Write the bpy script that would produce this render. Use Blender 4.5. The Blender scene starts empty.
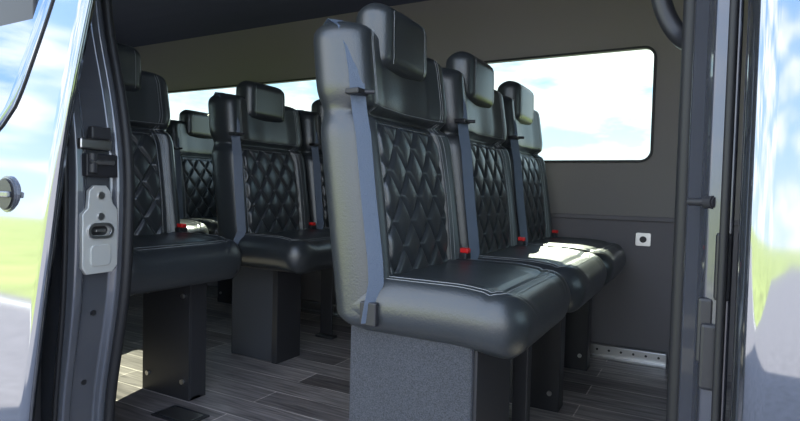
import bpy, bmesh, math
from mathutils import Vector, Matrix
S=bpy.context.scene
COL=S.collection
try:
    S.view_settings.view_transform='Standard'
    S.view_settings.look='None'
    S.view_settings.exposure=0.85
except Exception: pass

# ---------------- materials ----------------
def nm(name):
    m=bpy.data.materials.new(name); m.use_nodes=True
    nt=m.node_tree; b=nt.nodes['Principled BSDF']; return m,nt,b
def mat(name,col,rough=.5,metal=0,bump=0,bscale=200,coat=0,var=0,vscale=5,spec=.5):
    m,nt,b=nm(name)
    b.inputs['Base Color'].default_value=(*col,1)
    b.inputs['Roughness'].default_value=rough
    b.inputs['Metallic'].default_value=metal
    b.inputs['Specular IOR Level'].default_value=spec
    b.inputs['Coat Weight'].default_value=coat
    b.inputs['Coat Roughness'].default_value=.04
    tc=nt.nodes.new('ShaderNodeTexCoord')
    if bump:
        n=nt.nodes.new('ShaderNodeTexNoise'); n.inputs['Scale'].default_value=bscale; n.inputs['Detail'].default_value=4
        bp=nt.nodes.new('ShaderNodeBump'); bp.inputs['Strength'].default_value=bump; bp.inputs['Distance'].default_value=.002
        nt.links.new(tc.outputs['Object'],n.inputs['Vector']); nt.links.new(n.outputs['Fac'],bp.inputs['Height']); nt.links.new(bp.outputs['Normal'],b.inputs['Normal'])
    if var:
        n=nt.nodes.new('ShaderNodeTexNoise'); n.inputs['Scale'].default_value=vscale; n.inputs['Detail'].default_value=5
        r=nt.nodes.new('ShaderNodeValToRGB')
        r.color_ramp.elements[0].position=.35; r.color_ramp.elements[1].position=.65
        r.color_ramp.elements[0].color=(*[c*(1-var) for c in col],1)
        r.color_ramp.elements[1].color=(*[min(1,c*(1+var)) for c in col],1)
        nt.links.new(tc.outputs['Object'],n.inputs['Vector']); nt.links.new(n.outputs['Fac'],r.inputs['Fac']); nt.links.new(r.outputs['Color'],b.inputs['Base Color'])
    return m
M={}
M['leather']=mat('black_leather',(.034,.039,.043),.31,bump=.3,bscale=260,spec=1.0)
M['stitch']=mat('grey_thread',(.34,.35,.36),.7)
M['carpet']=mat('grey_carpet',(.070,.074,.086),.95,bump=1,bscale=900,var=.35,vscale=420)
M['blackmetal']=mat('black_powder_coat',(.03,.03,.034),.4,bump=.1,bscale=300)
M['blackplastic']=mat('black_plastic',(.02,.02,.023),.4)
M['rubber']=mat('black_rubber',(.016,.016,.018),.5)
M['steel']=mat('brushed_steel',(.62,.61,.60),.32,1,bump=.1,bscale=150)
M['latch']=mat('zinc_latch',(.62,.62,.59),.45,.4)
M['strap']=mat('seatbelt_webbing',(.105,.135,.19),.42,bump=.6,bscale=400,spec=.7)
M['red']=mat('red_button',(.85,.02,.02),.4)
M['wall_up']=mat('headliner_fabric',(.32,.295,.28),.9,var=.03,vscale=300)
M['wall_low']=mat('lower_trim_vinyl',(.23,.21,.22),.75)
M['ceil']=mat('ceiling_fabric',(.075,.08,.125),.95)
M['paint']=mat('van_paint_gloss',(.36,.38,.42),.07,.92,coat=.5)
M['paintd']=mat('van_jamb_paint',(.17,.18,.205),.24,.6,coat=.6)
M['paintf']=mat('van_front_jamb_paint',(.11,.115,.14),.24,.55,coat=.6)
M['asphalt']=mat('asphalt_ground',(.20,.195,.21),.9,bump=.5,bscale=60,var=.15,vscale=8)
M['line']=mat('road_paint',(.75,.75,.72),.7)
M['grass']=mat('grass_field',(.30,.36,.11),.95,var=.3,vscale=.6)
m=bpy.data.materials.new('window_glass'); m.use_nodes=True; nt=m.node_tree; nt.nodes.clear()
o=nt.nodes.new('ShaderNodeOutputMaterial'); t=nt.nodes.new('ShaderNodeBsdfTransparent'); t.inputs['Color'].default_value=(.50,.585,.54,1)
g=nt.nodes.new('ShaderNodeBsdfGlossy'); g.inputs['Roughness'].default_value=.02
lw=nt.nodes.new('ShaderNodeLayerWeight'); lw.inputs['Blend'].default_value=.5
pw=nt.nodes.new('ShaderNodeMath'); pw.operation='POWER'; pw.inputs[1].default_value=5; nt.links.new(lw.outputs['Facing'],pw.inputs[0])
ma=nt.nodes.new('ShaderNodeMath'); ma.operation='MULTIPLY_ADD'; ma.inputs[1].default_value=.8; ma.inputs[2].default_value=.04; nt.links.new(pw.outputs[0],ma.inputs[0])
mx=nt.nodes.new('ShaderNodeMixShader')
nt.links.new(ma.outputs[0],mx.inputs[0]); nt.links.new(t.outputs[0],mx.inputs[1]); nt.links.new(g.outputs[0],mx.inputs[2]); nt.links.new(mx.outputs[0],o.inputs[0])
M['glass']=m
M['doorglass']=mat('tinted_door_glass',(.25,.31,.42),.03,.9)
m,nt,b=nm('wood_plank_floor')
tc=nt.nodes.new('ShaderNodeTexCoord')
br=nt.nodes.new('ShaderNodeTexBrick'); br.inputs['Scale'].default_value=1; br.inputs['Brick Width'].default_value=.95; br.inputs['Row Height'].default_value=.115
br.inputs['Mortar Size'].default_value=.0022; br.inputs['Mortar Smooth'].default_value=.1; br.offset=.37
br.inputs['Color1'].default_value=(.38,.34,.33,1); br.inputs['Color2'].default_value=(.15,.13,.13,1); br.inputs['Mortar'].default_value=(.70,.63,.60,1)
nt.links.new(tc.outputs['Object'],br.inputs['Vector'])
mp=nt.nodes.new('ShaderNodeMapping'); mp.inputs['Scale'].default_value=(3,45,1); nt.links.new(tc.outputs['Object'],mp.inputs['Vector'])
n=nt.nodes.new('ShaderNodeTexNoise'); n.inputs['Scale'].default_value=1.6; n.inputs['Detail'].default_value=7; n.inputs['Distortion'].default_value=.8; nt.links.new(mp.outputs[0],n.inputs['Vector'])
r=nt.nodes.new('ShaderNodeValToRGB'); r.color_ramp.elements[0].position=.3; r.color_ramp.elements[0].color=(.42,.42,.42,1); r.color_ramp.elements[1].position=.72; r.color_ramp.elements[1].color=(1.45,1.42,1.4,1)
nt.links.new(n.outputs['Fac'],r.inputs['Fac'])
mm=nt.nodes.new('ShaderNodeMix'); mm.data_type='RGBA'; mm.blend_type='MULTIPLY'; mm.inputs[0].default_value=1
nt.links.new(br.outputs['Color'],mm.inputs[6]); nt.links.new(r.outputs['Color'],mm.inputs[7]); nt.links.new(mm.outputs[2],b.inputs['Base Color'])
b.inputs['Roughness'].default_value=.38
M['wood']=m

# ---------------- helpers ----------------
def link(o,parent=None,mt=None,smooth=False):
    COL.objects.link(o)
    if parent: o.parent=parent
    if mt: o.data.materials.append(M[mt]) if len(o.data.materials)==0 else None
    if smooth:
        for p in o.data.polygons: p.use_smooth=True
    return o
def empty(name,loc=(0,0,0)):
    e=bpy.data.objects.new(name,None); e.location=loc; e.empty_display_size=.1; COL.objects.link(e); return e
def mesh(name,vs,fs):
    me=bpy.data.meshes.new(name); me.from_pydata([tuple(v) for v in vs],[],fs); me.update(); return me
def boxmesh(name,a,b,bev=.004,seg=2):
    bm=bmesh.new(); bmesh.ops.create_cube(bm,size=1)
    for v in bm.verts:
        for i in range(3): v.co[i]=a[i]+(v.co[i]+.5)*(b[i]-a[i])
    if bev: bmesh.ops.bevel(bm,geom=bm.edges[:],offset=bev,segments=seg,affect='EDGES',profile=.5)
    me=bpy.data.meshes.new(name); bm.to_mesh(me); bm.free(); return me
def box(name,a,b,mt,parent=None,bev=.004):
    return link(bpy.data.objects.new(name,boxmesh(name,a,b,bev)),parent,mt)
def cylmesh(name,p,q,r,seg=24,bev=0):
    p=Vector(p);q=Vector(q); d=q-p
    bm=bmesh.new(); bmesh.ops.create_cone(bm,cap_ends=True,segments=seg,radius1=r,radius2=r,depth=d.length)
    if bev:
        es=[e for e in bm.edges if len(e.link_faces)==2 and any(len(f.verts)>4 for f in e.link_faces)]
        bmesh.ops.bevel(bm,geom=es,offset=bev,segments=2,affect='EDGES')
    mtx=Matrix.Translation((p+q)/2)@d.to_track_quat('Z','Y').to_matrix().to_4x4()
    bm.transform(mtx)
    me=bpy.data.meshes.new(name); bm.to_mesh(me); bm.free(); return me
def cyl(name,p,q,r,mt,parent=None,bev=0):
    return link(bpy.data.objects.new(name,cylmesh(name,p,q,r,bev=bev)),parent,mt)
def tube_curve(name,pts,r,mt,parent=None,kind='POLY',res=3):
    c=bpy.data.curves.new(name,'CURVE'); c.dimensions='3D'; c.bevel_depth=r; c.bevel_resolution=res
    if kind=='POLY':
        sp=c.splines.new('POLY'); sp.points.add(len(pts)-1)
        for i,p in enumerate(pts): sp.points[i].co=(*p,1)
    else:
        sp=c.splines.new('NURBS'); sp.points.add(len(pts)-1)
        for i,p in enumerate(pts): sp.points[i].co=(*p,1)
        sp.use_endpoint_u=True; sp.order_u=4; sp.resolution_u=12
    o=bpy.data.objects.new(name+'_c',c); COL.objects.link(o)
    dg=bpy.context.evaluated_depsgraph_get(); me=bpy.data.meshes.new_from_object(o.evaluated_get(dg)); me.name=name
    bpy.data.objects.remove(o)
    ob=bpy.data.objects.new(name,me); me.materials.clear()
    for p in me.polygons: p.use_smooth=True
    return link(ob,parent,mt)
def rrect(x0,x1,z0,z1,r,n=8):
    pts=[]
    for cx,cz,a0 in ((x1-r,z1-r,0),(x0+r,z1-r,90),(x0+r,z0+r,180),(x1-r,z0+r,270)):
        for i in range(n+1):
            a=math.radians(a0+90*i/n); pts.append((cx+r*math.cos(a),cz+r*math.sin(a)))
    return pts
def panel2d(name,loops,thick,mtx,mt,parent=None,bev=0):
    c=bpy.data.curves.new(name,'CURVE'); c.dimensions='2D'; c.fill_mode='BOTH'; c.extrude=thick/2; c.bevel_depth=bev
    for lp in loops:
        sp=c.splines.new('POLY'); sp.points.add(len(lp)-1); sp.use_cyclic_u=True
        for i,p in enumerate(lp): sp.points[i].co=(p[0],p[1],0,1)
    o=bpy.data.objects.new(name+'_c',c); COL.objects.link(o)
    dg=bpy.context.evaluated_depsgraph_get(); me=bpy.data.meshes.new_from_object(o.evaluated_get(dg)); me.name=name
    bpy.data.objects.remove(o); me.transform(mtx); me.materials.clear()
    return link(bpy.data.objects.new(name,me),parent,mt)
def MXZ(y): return Matrix(((1,0,0,0),(0,0,-1,y),(0,1,0,0),(0,0,0,1)))
def MYZ(x): return Matrix(((0,0,1,x),(1,0,0,0),(0,1,0,0),(0,0,0,1)))
def pane(name,lp,mtx):
    me=mesh(name,[mtx@Vector((p[0],p[1],0)) for p in lp],[tuple(range(len(lp)))])
    return link(bpy.data.objects.new(name,me),None,'glass')
def rect(x0,x1,z0,z1): return [(x0,z0),(x1,z0),(x1,z1),(x0,z1)]
def sm(a,b,x):
    t=max(0,min(1,(x-a)/(b-a))); return t*t*(3-2*t)
def lerp(tab,z):
    if z<=tab[0][0]: return tab[0][1]
    for (a,va),(b,vb) in zip(tab,tab[1:]):
        if z<=b:
            t=(z-a)/(b-a); return va+(vb-va)*t
    return tab[-1][1]
def smoothtab(tab,z):
    return sum(lerp(tab,z+d) for d in (-.08,-.05,-.02,0,.02,.05,.08))/7

# ---------------- seat meshes ----------------
def samples(edge,nc,ne,lo=-1,hi=1):
    out=[]
    L=(hi-lo)/2; mid=(hi+lo)/2
    for i in range(ne): 
        ph=math.pi/2*(1-i/ne); out.append((-( (1-edge)+edge*math.sin(ph)),math.cos(ph)))
    for i in range(nc+1): out.append((-(1-edge)+2*(1-edge)*i/nc,1.0))
    for i in range(1,ne+1):
        ph=math.pi/2*i/ne; out.append(((1-edge)+edge*math.sin(ph),math.cos(ph)))
    return [(mid+L*a,max(e,0)) for a,e in out]
def pillow(name,ss,ts,P):
    vs=[];fs=[];ns=len(ss);ntt=len(ts)
    for side in (1,-1):
        base=len(vs)
        for (t,et) in ts:
            for (s,es) in ss: vs.append(P(s,t,es*et,side))
        for j in range(ntt-1):
            for i in range(ns-1):
                a=base+j*ns+i; q=(a,a+1,a+1+ns,a+ns)
                fs.append(q if side==1 else q[::-1])
    me=mesh(name,vs,fs)
    bm=bmesh.new(); bm.from_mesh(me); bmesh.ops.remove_doubles(bm,verts=bm.verts,dist=1e-5); bmesh.ops.recalc_face_normals(bm,faces=bm.faces); bm.to_mesh(me); bm.free()
    for p in me.polygons: p.use_smooth=True
    return me
HW=.245
Z0,Z1=.42,1.10
QW,QH=.088,.118
def corner(z,z0,z1,r0,r1):
    c=0
    if z>z1-r1: d=z-(z1-r1); c=r1-math.sqrt(max(0,r1*r1-d*d))
    if z<z0+r0: d=(z0+r0)-z; c=max(c,r0-math.sqrt(max(0,r0*r0-d*d)))
    return c
def backP(s,z,e,side,quilt=True):
    g=math.exp(-((z-.895)/.03)**2)
    W=HW-.014*g-.006*sm(.9,1.1,z)
    W-=corner(z,Z0,Z1,.03,.055)
    mid=-.14*(z-.45)
    T=.052-.006*g
    a=abs(s)
    if side<0: return (mid-(T+.008)*e,s*W,z)
    low=1-sm(.87,.92,z)
    bol=low*.030*sm(.63,.82,a)+(1-low)*(.012+.018*sm(.45,.8,a)-.010*math.exp(-(s/.3)**2))
    f=T+bol+.012*math.sin(math.pi*max(0,min(1,(z-.5)/.4)))*(1-sm(.6,.9,a))
    f-=.008*math.exp(-((a-.665)/.016)**2)*low
    f-=.018*math.exp(-((z-.893)/.010)**2)
    if a<.66 and .50<z<.88:
        U=s*.245; A=U/QW+z/QH; B=U/QW-z/QH
        q=min(1.0,1.9*min(abs(math.sin(math.pi*A)),abs(math.sin(math.pi*B))))
        q=q*(2-q)
        dome=(abs(math.sin(math.pi*A))*abs(math.sin(math.pi*B)))
        f+=(.0095*q+.004*dome)*(1-sm(.61,.655,a))*(1-sm(.865,.88,z))-.003
    return (mid+f*e,s*W,z)
ssB=samples(.20,160,10); tsB=samples(.09,200,8,Z0,Z1)
me_back=pillow('seat_back',ssB,tsB,backP)
CX0,CX1=-.02,.375
def cushP(s,x,e,side):
    W=HW-corner(x,CX0,CX1,.02,.075)
    a=abs(s)
    nose=sm(.22,.385,x)
    if side>0:
        z=.468+e*(.056+.010*sm(.5,.8,a)-.004*math.exp(-((a-.72)/.02)**2)+.006*(1-a*a)-.012*nose-.004*math.exp(-((x-.30)/.006)**2))
    else: z=.468-e*(.060+.012*nose)
    return (x,s*W,z-.004*nose)
ssC=samples(.22,60,10); tsC=samples(.24,40,10,CX0,CX1)
me_cush=pillow('seat_cushion',ssC,tsC,cushP)
HX0,HX1=1.00,1.168
def headP(s,z,e,side):
    W=.124-.006*sm(1.1,1.19,z)-corner(z,HX0,HX1,.03,.035)
    mid=-.052-.02*(z-1.1)
    a=abs(s)
    T=.048
    if side>0: f=T+.004*(1-a*a)
    else: f=-T
    return (mid+f*e,s*W,z)
me_head=pillow('headrest',samples(.28,30,10),samples(.45,20,10,HX0,HX1),headP)
for me in (me_back,me_cush,me_head): me.materials.append(M['leather'])

def joinmeshes(name,items):
    bm=bmesh.new(); mats=[]
    for me,k in items:
        if k not in mats: mats.append(k)
        idx=mats.index(k); n0=len(bm.faces); bm.from_mesh(me); bm.faces.ensure_lookup_table()
        for f in bm.faces[n0:]: f.material_index=idx
    out=bpy.data.meshes.new(name); bm.to_mesh(out); bm.free()
    for k in mats: out.materials.append(M[k])
    return out
def stub_obj_mesh(fn,*a,**k):
    o=fn(*a,**k); me=o.data; bpy.data.objects.remove(o); return me
st=[]
for sg in (-1,1):
    for sv in (.70,.735):
        pts=[]
        for i in range(60):
            z=.50+.58*i/59
            p=backP(sg*sv,z,1,1); pts.append((p[0]+.0002,p[1],p[2]))
        st.append(pts)
for dz in (.012,-.012):
    st.append([ (lambda p:(p[0]+.0002,p[1],p[2]))(backP(-.78+1.56*i/50,.893+dz*1.6,1,1)) for i in range(51)])
def cushe(s,x):
    es=1 if abs(s)<.78 else math.cos(math.asin(min(1,(abs(s)-.78)/.22)))
    m=(CX0+CX1)/2;L=(CX1-CX0)/2;a=abs(x-m)/L
    et=1 if a<.76 else math.cos(math.asin(min(1,(a-.76)/.24)))
    return es*et
for off in (0,.012):
    pts=[]
    xs=.335-off
    for i in range(30): x=.03+(xs-.04-.03)*i/29; s=-(.86-off*3); p=cushP(s,x,cushe(s,x),1); pts.append((p[0],p[1],p[2]+.0003))
    for i in range(1,12):
        a=math.pi/2*i/12; x=xs-.04+.04*math.sin(a); s=-(.86-off*3)+.16*(1-math.cos(a)); p=cushP(s,x,cushe(s,x),1); pts.append((p[0],p[1],p[2]+.0003))
    half=pts[:]
    for p in reversed(half): pts.append((p[0],-p[1],p[2]))
    st.append(pts)
for sg in (-1,1):
    st.append([(lambda p:(p[0]+.0002,p[1],p[2]))(headP(sg*.66,1.02+.125*i/20,1 if .06<i/20<.94 else .97,1)) for i in range(21)])
items=[(stub_obj_mesh(tube_curve,'s',p,.0007,'stitch',res=1),'stitch') for p in st]
for sgn in (1,-1):
    for k in range(-14,30):
        pts=[]
        for i in range(90):
            z=.505+.365*i/89
            U=(k-sgn*z/QH)*QW
            s=U/.245
            if abs(s)<.62:
                p=backP(s,z,1,1,True); pts.append((p[0]+.0006,p[1],p[2]))
        if len(pts)>4: items.append((stub_obj_mesh(tube_curve,'q',pts[::2],.0008,'stitch',res=0),'stitch'))
me_st=joinmeshes('seat_stitching',items)

def ribbon(name,path,w,dirv,th=.002):
    vs=[];fs=[]
    d=Vector(dirv).normalized(); nrm=d.cross(Vector((0,0,1))).normalized()
    for p in path:
        p=Vector(p)
        for a,b in ((-1,-1),(1,-1),(1,1),(-1,1)): vs.append(p+d*a*w/2+nrm*b*th/2)
    n=len(path)
    for i in range(n-1):
        for k in range(4): fs.append((4*i+k,4*i+(k+1)%4,4*i+4+(k+1)%4,4*i+4+k))
    fs.append((3,2,1,0)); fs.append((4*n-4,4*n-3,4*n-2,4*n-1))
    return mesh(name,vs,fs)
def strap_mesh(yo,xo):
    path=[(-.115,-.190,1.085),(-.085,-.205,1.100),(-.050,-.215,1.078),(-.026+xo*.5,-.222+yo*.5,1.03),(-.012+xo,-.226+yo,.98),(-.004+xo,-.229+yo,.93)]
    for i in range(1,9):
        z=.93-.36*i/8; p=backP(-.94,z,.72,1); t=i/8
        path.append((max(p[0]+.010,-.004+.06*t)+xo*(1-t*.5),-.229-.010*t+yo*(1-t*.3),z))
    path+= [(.060,-.240+yo*.6,.525),(.056,-.249,.48),(.050,-.250,.44)] if yo==0 else [(.066,-.236+yo*.6,.545),(.060,-.244,.50),(.050,-.250,.44)]
    return joinmeshes('seat_belt',[(ribbon('r',path,.034,(.62,.78,0)),'strap'),
   (boxmesh('g',(-.020+xo,-.254+yo,.922),(.014+xo,-.212+yo,.935),.003),'blackplastic'),
   (cylmesh('b',(.005+xo,-.229+yo,.929),(.030+xo,-.215+yo,.929),.005),'blackmetal'),
   (boxmesh('a',(.030,-.256,.435),(.070,-.240,.485),.003),'blackmetal')])
me_strap=strap_mesh(0,0); me_strap2=strap_mesh(.022,.014)
me_buck=joinmeshes('belt_buckle',[(boxmesh('k',(.055,.19,.50),(.088,.228,.552),.005),'blackplastic'),
   (boxmesh('r',(.061,.197,.550),(.090,.221,.564),.004),'red')])
pa=[(boxmesh('p',(-.02,-.215,0),(.27,.02,.425),.006),'carpet'),
    (boxmesh('p',(.267,-.205,.0),(.277,.015,.42),.002),'blackmetal'),  # black plate stands in for the shadow on the carpet box front
    (boxmesh('p',(.16,.10,0),(.20,.145,.425),.003),'blackmetal'),(boxmesh('p',(.0,.10,0),(.04,.145,.425),.003),'blackmetal'),
    (boxmesh('p',(-.03,.09,0),(.30,.155,.018),.003),'blackmetal'),(boxmesh('p',(-.01,-.20,.405),(.28,.22,.425),.003),'blackmetal'),
    (boxmesh('p',(.235,.17,0),(.275,.205,.425),.003),'blackmetal')]
me_pedA=joinmeshes('pedestal_carpeted',pa)
me_pedC=joinmeshes('pedestal_carpet_panel',[(boxmesh('p',(-.11,-.10,0),(.13,.03,.425),.006),'carpet'),
    (boxmesh('p',(.128,-.11,.0),(.155,.04,.42),.002),'blackmetal'),(boxmesh('p',(-.03,-.20,.40),(.30,.20,.425),.003),'blackmetal')])
pb=[(boxmesh('p',(.02,.10,.0),(.25,.108,.42),.002),'blackmetal'),(boxmesh('p',(.02,.104,.0),(.25,.15,.012),.002),'blackmetal'),
    (boxmesh('p',(.02,-.15,.0),(.09,-.142,.42),.002),'blackmetal') ,(boxmesh('p',(.02,-.19,.0),(.12,-.146,.012),.002),'blackmetal'),
    (boxmesh('p',(-.03,-.22,.40),(.30,.22,.425),.003),'blackmetal'),
    (boxmesh('p',(.22,.108,0),(.25,.17,.42),.002),'blackmetal')]
for x in (.05,.22):
    for z in (.06,.34): pb.append((cylmesh('b',(x,.10,z),(x,.094,z),.008),'steel'))
for x in (.05,.22): pb.append((cylmesh('b',(x,.13,.01),(x,.13,.02),.009),'steel'))
me_pedB=joinmeshes('pedestal_metal_legs',pb)
def seat(x,y,ped,belt=None,sc=1):
    e=empty('van_passenger_seat',(x,y,0)); e.scale=(sc,sc,sc)
    for n,me in (('seat_back',me_back),('seat_cushion',me_cush),('headrest',me_head),('stitching',me_st),('belt_buckle',me_buck),('pedestal',ped)):
        o=bpy.data.objects.new(n,me); COL.objects.link(o); o.parent=e
    if belt:
        o=bpy.data.objects.new('seat_belt',belt); COL.objects.link(o); o.parent=e
    return e
seat(-.660,1.235,me_pedA,me_strap); seat(-.65,1.742,me_pedB,me_strap2); seat(-.65,2.245,me_pedB,me_strap2)
seat(-1.74,1.165,me_pedB,None,1.03)
seat(-1.66,1.835,me_pedC,me_strap2); seat(-1.66,2.345,me_pedB,me_strap2)
seat(-2.66,1.87,me_pedB,me_strap2); seat(-2.66,2.37,me_pedB,me_strap2)
seat(-3.5,1.25,me_pedB,me_strap);seat(-3.5,1.8,me_pedB,me_strap); seat(-3.5,2.3,me_pedB,me_strap)

# ---------------- van shell ----------------
FY=2.64; XR=-4.1; XF=1.9
box('floor',(XR,.80,-.05),(XF,FY+.05,0),'wood',bev=0)
w1=rrect(-1.06,-.215,.875,1.365,.045); w2=rrect(-3.75,-1.72,.875,1.365,.045)
panel2d('wall_left',[rect(XR,XF,.625,1.72),w1,w2],.03,MXZ(FY+.015),'wall_up')
panel2d('wall_left_lower',[rect(XR,XF,0,.62)],.035,MXZ(FY+.012),'wall_low')
box('trim_1',(XR,FY-.018,.612),(XF,FY+.01,.632),'wall_low',bev=.004)
for i,(a,b) in enumerate(((-1.06,-.215),(-3.75,-1.72))):
    panel2d('window_frame_%d'%(i+1),[rrect(a-.006,b+.006,.869,1.371,.05),rrect(a+.004,b-.004,.879,1.361,.041)],.02,MXZ(FY-.004),'rubber')
    pane('window_%d'%(i+1),rrect(a-.003,b+.003,.872,1.368,.045),MXZ(FY+.02))
vs=[];fs=[];sec=[]
for i in range(25):
    t=i/24; y=.74+(FY+.03-.74)*t; z=1.70+.16*(1-abs(2*t-1)**4)
    sec.append((y,z))
for x in (XR,XF):
    for y,z in sec: vs.append((x,y,z))
    for y,z in reversed(sec): vs.append((x,y,z+.04))
n=len(sec)*2
for k in range(n): fs.append((k,(k+1)%n,n+(k+1)%n,n+k))
fs.append(tuple(range(n))); fs.append(tuple(reversed(range(n,2*n))))
link(bpy.data.objects.new('ceiling',mesh('ceiling',vs,fs)),None,'ceil')
panel2d('wall_rear',[rect(.76,FY+.03,0,1.9),rrect(.95,1.62,.875,1.345,.05),rrect(1.78,2.45,.875,1.345,.05)],.03,MYZ(XR-.015),'ceil')
pane('window_3',rrect(.95,1.62,.875,1.345,.05),MYZ(XR-.015))
pane('window_4',rrect(1.78,2.45,.875,1.345,.05),MYZ(XR-.015))
panel2d('wall_front',[rect(.76,FY+.03,0,1.9),rrect(.9,2.5,.75,1.5,.08)],.03,MYZ(XF+.015),'ceil')
pane('window_5',rrect(.9,2.5,.75,1.5,.08),MYZ(XF+.015))
panel2d('wall_right',[rect(XR,-1.62,-.02,1.69),rrect(-3.75,-1.9,.875,1.345,.05)],.02,MXZ(.875),'ceil')
pane('window_6',rrect(-3.75,-1.9,.875,1.345,.05),MXZ(.875))
box('door_header',(-1.45,.84,1.60),(-.04,.90,1.69),'paintd',bev=.01)
box('step_sill',(-1.5,.74,-.12),(.1,.79,-.004),'blackplastic',bev=.01)
def dx(z): return smoothtab([(-.3,-.09),(.15,-.075),(.45,-.01),(.62,0),(.78,0),(.95,-.035),(1.12,-.09),(1.4,-.12),(1.75,-.2)],z)
def loft(name,sect,zs,mt,parent=None,smooth=False):
    vs=[];fs=[];k=None
    for z in zs:
        pts=sect(z); k=len(pts)
        vs+=[(x,y,z) for x,y in pts]
    for j in range(len(zs)-1):
        for i in range(k): fs.append((j*k+i,j*k+(i+1)%k,(j+1)*k+(i+1)%k,(j+1)*k+i))
    fs.append(tuple(reversed(range(k)))); fs.append(tuple((len(zs)-1)*k+i for i in range(k)))
    me=mesh(name,vs,fs); bm=bmesh.new(); bm.from_mesh(me); bmesh.ops.recalc_face_normals(bm,faces=bm.faces); bm.to_mesh(me); bm.free()
    o=link(bpy.data.objects.new(name,me),parent,mt)
    md=o.modifiers.new('b','BEVEL'); md.width=.004; md.segments=3; md.limit_method='ANGLE'
    return o
zs=[-.35+.05*i for i in range(43)]
pl=empty('door_pillar_rear')
loft('pillar_body',lambda z:[(-1.60,.765),(-1.305+dx(z)*.6,.765),(-1.288+dx(z)*.7,.772),(-1.284+dx(z)*.8,.79),(-1.296+dx(z)*.9,.80),(-1.292+dx(z),.862),(-1.278+dx(z),.872),(-1.275+dx(z),.905),(-1.60,.905)],zs,'paintd',pl)
tube_curve('door_seal',[(-1.270+dx(z),.895,z) for z in zs],.013,'rubber',pl)
tube_curve('outer_seal',[(-1.31+dx(z)*.6,.760,z) for z in zs],.006,'rubber',pl)
xl=-1.282
plate=[(.782,.52),(.791,.505),(.854,.505),(.866,.52),(.866,.655),(.853,.672),(.847,.70),(.837,.712),(.810,.712),(.798,.70),(.795,.66),(.782,.645)]
panel2d('striker_plate',[plate,rrect(.796,.850,.592,.619,.0130)],.008,MYZ(xl),'latch',pl,bev=.0025)
panel2d('striker_rim',[rrect(.791,.855,.587,.624,.018),rrect(.797,.849,.593,.618,.0122)],.014,MYZ(xl+.004),'steel',pl,bev=.001)
box('striker_recess',(xl-.006,.795,.588),(xl-.003,.852,.623),'rubber',pl,bev=0)
box('striker_bar',(xl-.003,.812,.603),(xl+.008,.836,.609),'steel',pl,bev=.001)
panel2d('striker_pad',[rrect(.800,.848,.522,.570,.01)],.004,MYZ(xl+.006),'latch',pl,bev=.0015)
for z in (.64,.69): cyl('striker_bolt',(xl,.824,z),(xl+.010,.824,z),.009,'steel',pl,bev=.001)
box('roller_bracket',(xl-.01,.785,.735),(xl+.012,.865,.79),'blackplastic',pl)
box('roller_bracket_top',(xl-.01,.775,.80),(xl+.004,.855,.825),'steel',pl)
box('roller_arm',(xl-.01,.800,.825),(xl+.008,.850,.855),'blackmetal',pl)
cyl('roller',(xl+.01,.80,.745),(xl+.01,.80,.79),.012,'blackmetal',pl)
cyl('roller_pin',(xl+.016,.85,.77),(xl+.016,.79,.77),.006,'steel',pl)
for z in (.40,.22): cyl('jamb_plug',(-1.295+dx(z),.83,z),(-1.288+dx(z),.83,z),.007,'rubber',pl,bev=.001)
dr=empty('sliding_door')
def dy(z): return .675+.055*(z-.6)+.10*max(0,z-.75)**1.6+.02*max(0,.25-z)
def dxe(z): return -1.276+ (z-.2)*.112
def sheet(name,xr,xl,yf,zs,nx,th,mt,parent,smooth=True):
    vs=[];fs=[]
    for z in zs:
        a=xl(z);b=xr(z)
        for i in range(nx+1):
            x=a+(b-a)*i/nx
            e=max(0,(x-(b-.02))/.02)
            vs.append((x,yf(z)+.012*(1-math.sqrt(max(0,1-e*e))),z))
    for j in range(len(zs)-1):
        for i in range(nx):
            q=j*(nx+1)+i; fs.append((q,q+1,q+nx+2,q+nx+1))
    me=mesh(name,vs,fs); o=link(bpy.data.objects.new(name,me),parent,mt,smooth)
    md=o.modifiers.new('s','SOLIDIFY'); md.thickness=th; md.offset=-1
    return o
zd=[-.35+.04*i for i in range(48)]
WT=[(.78,-1.60),(.80,-1.47),(.86,-1.40),(1.08,-1.31),(1.35,-1.24)]
sheet('door_skin',dxe,lambda z:-2.75,dy,zd,150,.03,'paint',dr)
sheet('door_window',lambda z:smoothtab(WT,z),lambda z:-2.6,lambda z:dy(z)-.004,[.79+.02*i for i in range(32)],60,.003,'doorglass',dr)
tube_curve('window_gasket',[(smoothtab(WT,z),dy(z)-.001,z) for z in [.79+.02*i for i in range(32)]],.003,'rubber',dr)
hz=.690
cyl('handle_cup',(-1.395,.674,hz),(-1.395,.686,hz),.042,'paintd',dr,bev=.003)
cyl('handle_bowl',(-1.395,.670,hz),(-1.395,.676,hz),.036,'blackplastic',dr,bev=.002)
box('handle_grip',(-1.43,.662,hz-.007),(-1.362,.670,hz+.007),'paintd',dr,bev=.003)
box('door_inner_frame',(-2.7,.716,-.2),(-1.36,.735,1.45),'blackplastic',dr)
pf=empty('door_pillar_front')
zz=[-.35,0,.3,.6,.9,1.2,1.69]
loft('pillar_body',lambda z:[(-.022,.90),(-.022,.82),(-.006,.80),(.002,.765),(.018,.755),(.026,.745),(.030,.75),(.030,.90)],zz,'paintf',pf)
tube_curve('door_seal',[(-.026,.885,z) for z in zs if z<1.69],.0125,'rubber',pf)
tube_curve('outer_seal',[(.020,.742,z) for z in zs if z<1.69],.005,'rubber',pf)
cyl('latch_rod',(-.018,.79,.715),(.010,.765,.715),.005,'blackmetal',pf)
cyl('latch_knob',(.001,.775,.715),(.012,.762,.715),.009,'blackmetal',pf,bev=.002)
box('check_plate',(-.004,.758,.52),(.014,.775,.60),'blackmetal',pf)
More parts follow.
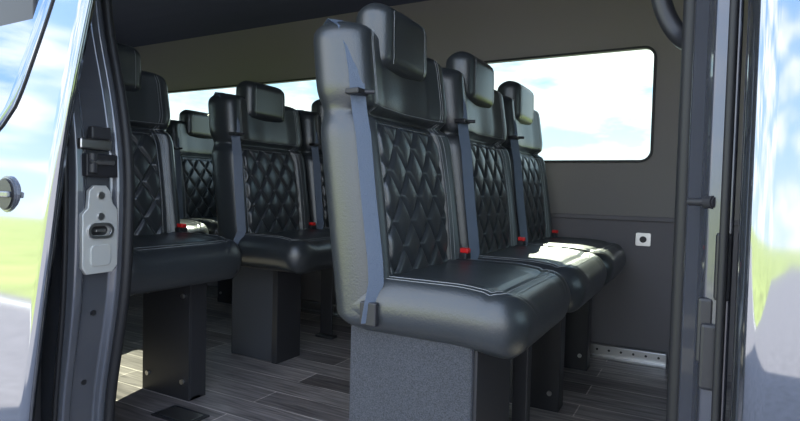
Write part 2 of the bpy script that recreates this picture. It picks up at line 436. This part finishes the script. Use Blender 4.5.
box('lower_hinge',(.0,.752,.49),(.022,.77,.57),'blackmetal',pf)
box('upper_catch',(.012,.742,.60),(.029,.757,.68),'blackplastic',pf)
tube_curve('grab_handle',[(-.020,.885,.94),(-.032,.91,.942),(-.050,.93,.965),(-.072,.935,1.01),(-.080,.935,1.08),(-.080,.935,1.25),(-.07,.93,1.31),(-.02,.885,1.33)],.014,'blackplastic',pf,kind='NURBS')
fd=empty('front_door')
vs=[];fs=[]
prof=[(.034,.73),(.032,.70),(.034,.684),(.039,.672),(.048,.664),(.060,.6605),(.10,.659),(.3,.656),(1.6,.66)]
zf=[-.35+.05*i for i in range(41)]
def fy(z):
    v=.035*(z-.65)+.08*max(0,z-.8)**1.5
    if z<.60: v+= .19*(.60-z) if z<.5 else .19*(.60-z)**2/.2*1.0
    return v
for z in zf:
    for x,y in prof: vs.append((x,y+fy(z),z))
k=len(prof)
for j in range(len(zf)-1):
    for i in range(k-1): fs.append((j*k+i,j*k+i+1,(j+1)*k+i+1,(j+1)*k+i))
o=link(bpy.data.objects.new('door_skin',mesh('door_skin',vs,fs)),fd,'paint',True)
md=o.modifiers.new('s','SOLIDIFY'); md.thickness=.012; md.offset=-1
box('door_core',(.045,.86,-.3),(1.6,.90,1.68),'ceil',fd)
wo=empty('wall_outlet')
panel2d('plate',[rrect(-.263,-.203,.505,.56,.006)],.006,MXZ(FY-.010),'steel',wo,bev=.001)
cyl('socket',(-.233,FY-.012,.533),(-.233,FY-.02,.533),.014,'blackplastic',wo)
tr=empty('seat_floor_rail')
box('rail',(-3.8,2.585,0),(-.12,2.61,.055),'steel',tr,bev=.003)
box('rail_lip',(-3.8,2.56,0),(-.12,2.59,.012),'steel',tr,bev=.002)
for i in range(18): cyl('rail_hole',(-1.0+i*.05,2.586,.035),(-1.0+i*.05,2.583,.035),.005,'rubber',tr)
vt=empty('floor_slot_glint')
box('frame',(-1.49,1.13,0),(-1.33,1.22,.005),'blackmetal',vt,bev=.001)
box('plate',(-1.475,1.142,.003),(-1.345,1.208,.007),'steel',vt,bev=.001)  # bright steel drawn for the sun's reflection in a floor track slot

# ---------------- outside ----------------
GZ=-.60
box('ground_asphalt',(-40,-3.4,GZ-.1),(60,9,GZ),'asphalt',bev=0)
box('reflection_asphalt',(-4.5,-45,GZ-.1),(40,-3.2,GZ-.003),'asphalt',bev=0)  # unseen asphalt added so the front door reflects grey instead of grass
box('ground_grass',(-300,-400,GZ-.14),(300,400,GZ-.04),'grass',bev=0)
box('road_edge_line',(-40,-3.1,GZ),(-4.4,-2.95,GZ+.004),'line',bev=0)

# ---------------- light ----------------
sun=bpy.data.lights.new('sun','SUN'); sun.energy=12; sun.angle=.01; sun.color=(1,.92,.76)
so=bpy.data.objects.new('sun',sun); COL.objects.link(so); so.location=(0,6,6); so.rotation_euler=Vector((.28,-1,-.82)).to_track_quat('-Z','Y').to_euler()
w=bpy.data.worlds.new('sky'); S.world=w; w.use_nodes=True; nt=w.node_tree; nt.nodes.clear()
out=nt.nodes.new('ShaderNodeOutputWorld'); bg=nt.nodes.new('ShaderNodeBackground'); bg.inputs['Strength'].default_value=1.75
tc=nt.nodes.new('ShaderNodeTexCoord'); sp=nt.nodes.new('ShaderNodeSeparateXYZ'); nt.links.new(tc.outputs['Generated'],sp.inputs[0])
rp=nt.nodes.new('ShaderNodeValToRGB'); els=rp.color_ramp.elements
els[0].position=0; els[0].color=(.66,.79,.90,1); els[1].position=1; els[1].color=(.18,.36,.72,1)
e=els.new(.18); e.color=(.42,.62,.86,1); e=els.new(.45); e.color=(.27,.47,.80,1)
nt.links.new(sp.outputs['Z'],rp.inputs['Fac'])
mp=nt.nodes.new('ShaderNodeMapping'); mp.inputs['Scale'].default_value=(3.2,3.2,10); mp.inputs['Location'].default_value=(.4,.1,.7); nt.links.new(tc.outputs['Generated'],mp.inputs['Vector'])
n=nt.nodes.new('ShaderNodeTexNoise'); n.inputs['Scale'].default_value=1.5; n.inputs['Detail'].default_value=8; n.inputs['Roughness'].default_value=.55; nt.links.new(mp.outputs[0],n.inputs['Vector'])
cr=nt.nodes.new('ShaderNodeValToRGB'); cr.color_ramp.elements[0].position=.44; cr.color_ramp.elements[0].color=(0,0,0,1); cr.color_ramp.elements[1].position=.60; cr.color_ramp.elements[1].color=(1,1,1,1)
nt.links.new(n.outputs['Fac'],cr.inputs['Fac'])
mx=nt.nodes.new('ShaderNodeMix'); mx.data_type='RGBA'; mx.inputs[7].default_value=(1.0,.98,.96,1)
nt.links.new(cr.outputs['Color'],mx.inputs[0]); nt.links.new(rp.outputs['Color'],mx.inputs[6]); nt.links.new(mx.outputs[2],bg.inputs['Color']); nt.links.new(bg.outputs[0],out.inputs[0])

# ---------------- camera ----------------
cam=bpy.data.cameras.new('camera'); cam.sensor_width=36; cam.lens=25; cam.clip_start=.05; cam.clip_end=1000
co=bpy.data.objects.new('camera',cam); COL.objects.link(co)
R=Matrix.Rotation(math.radians(28.8),4,'Z')@Matrix.Rotation(math.radians(90-2.06),4,'X')@Matrix.Rotation(math.radians(1.4),4,'Z')
co.matrix_world=Matrix.Translation((0,0,.72))@R
S.camera=co
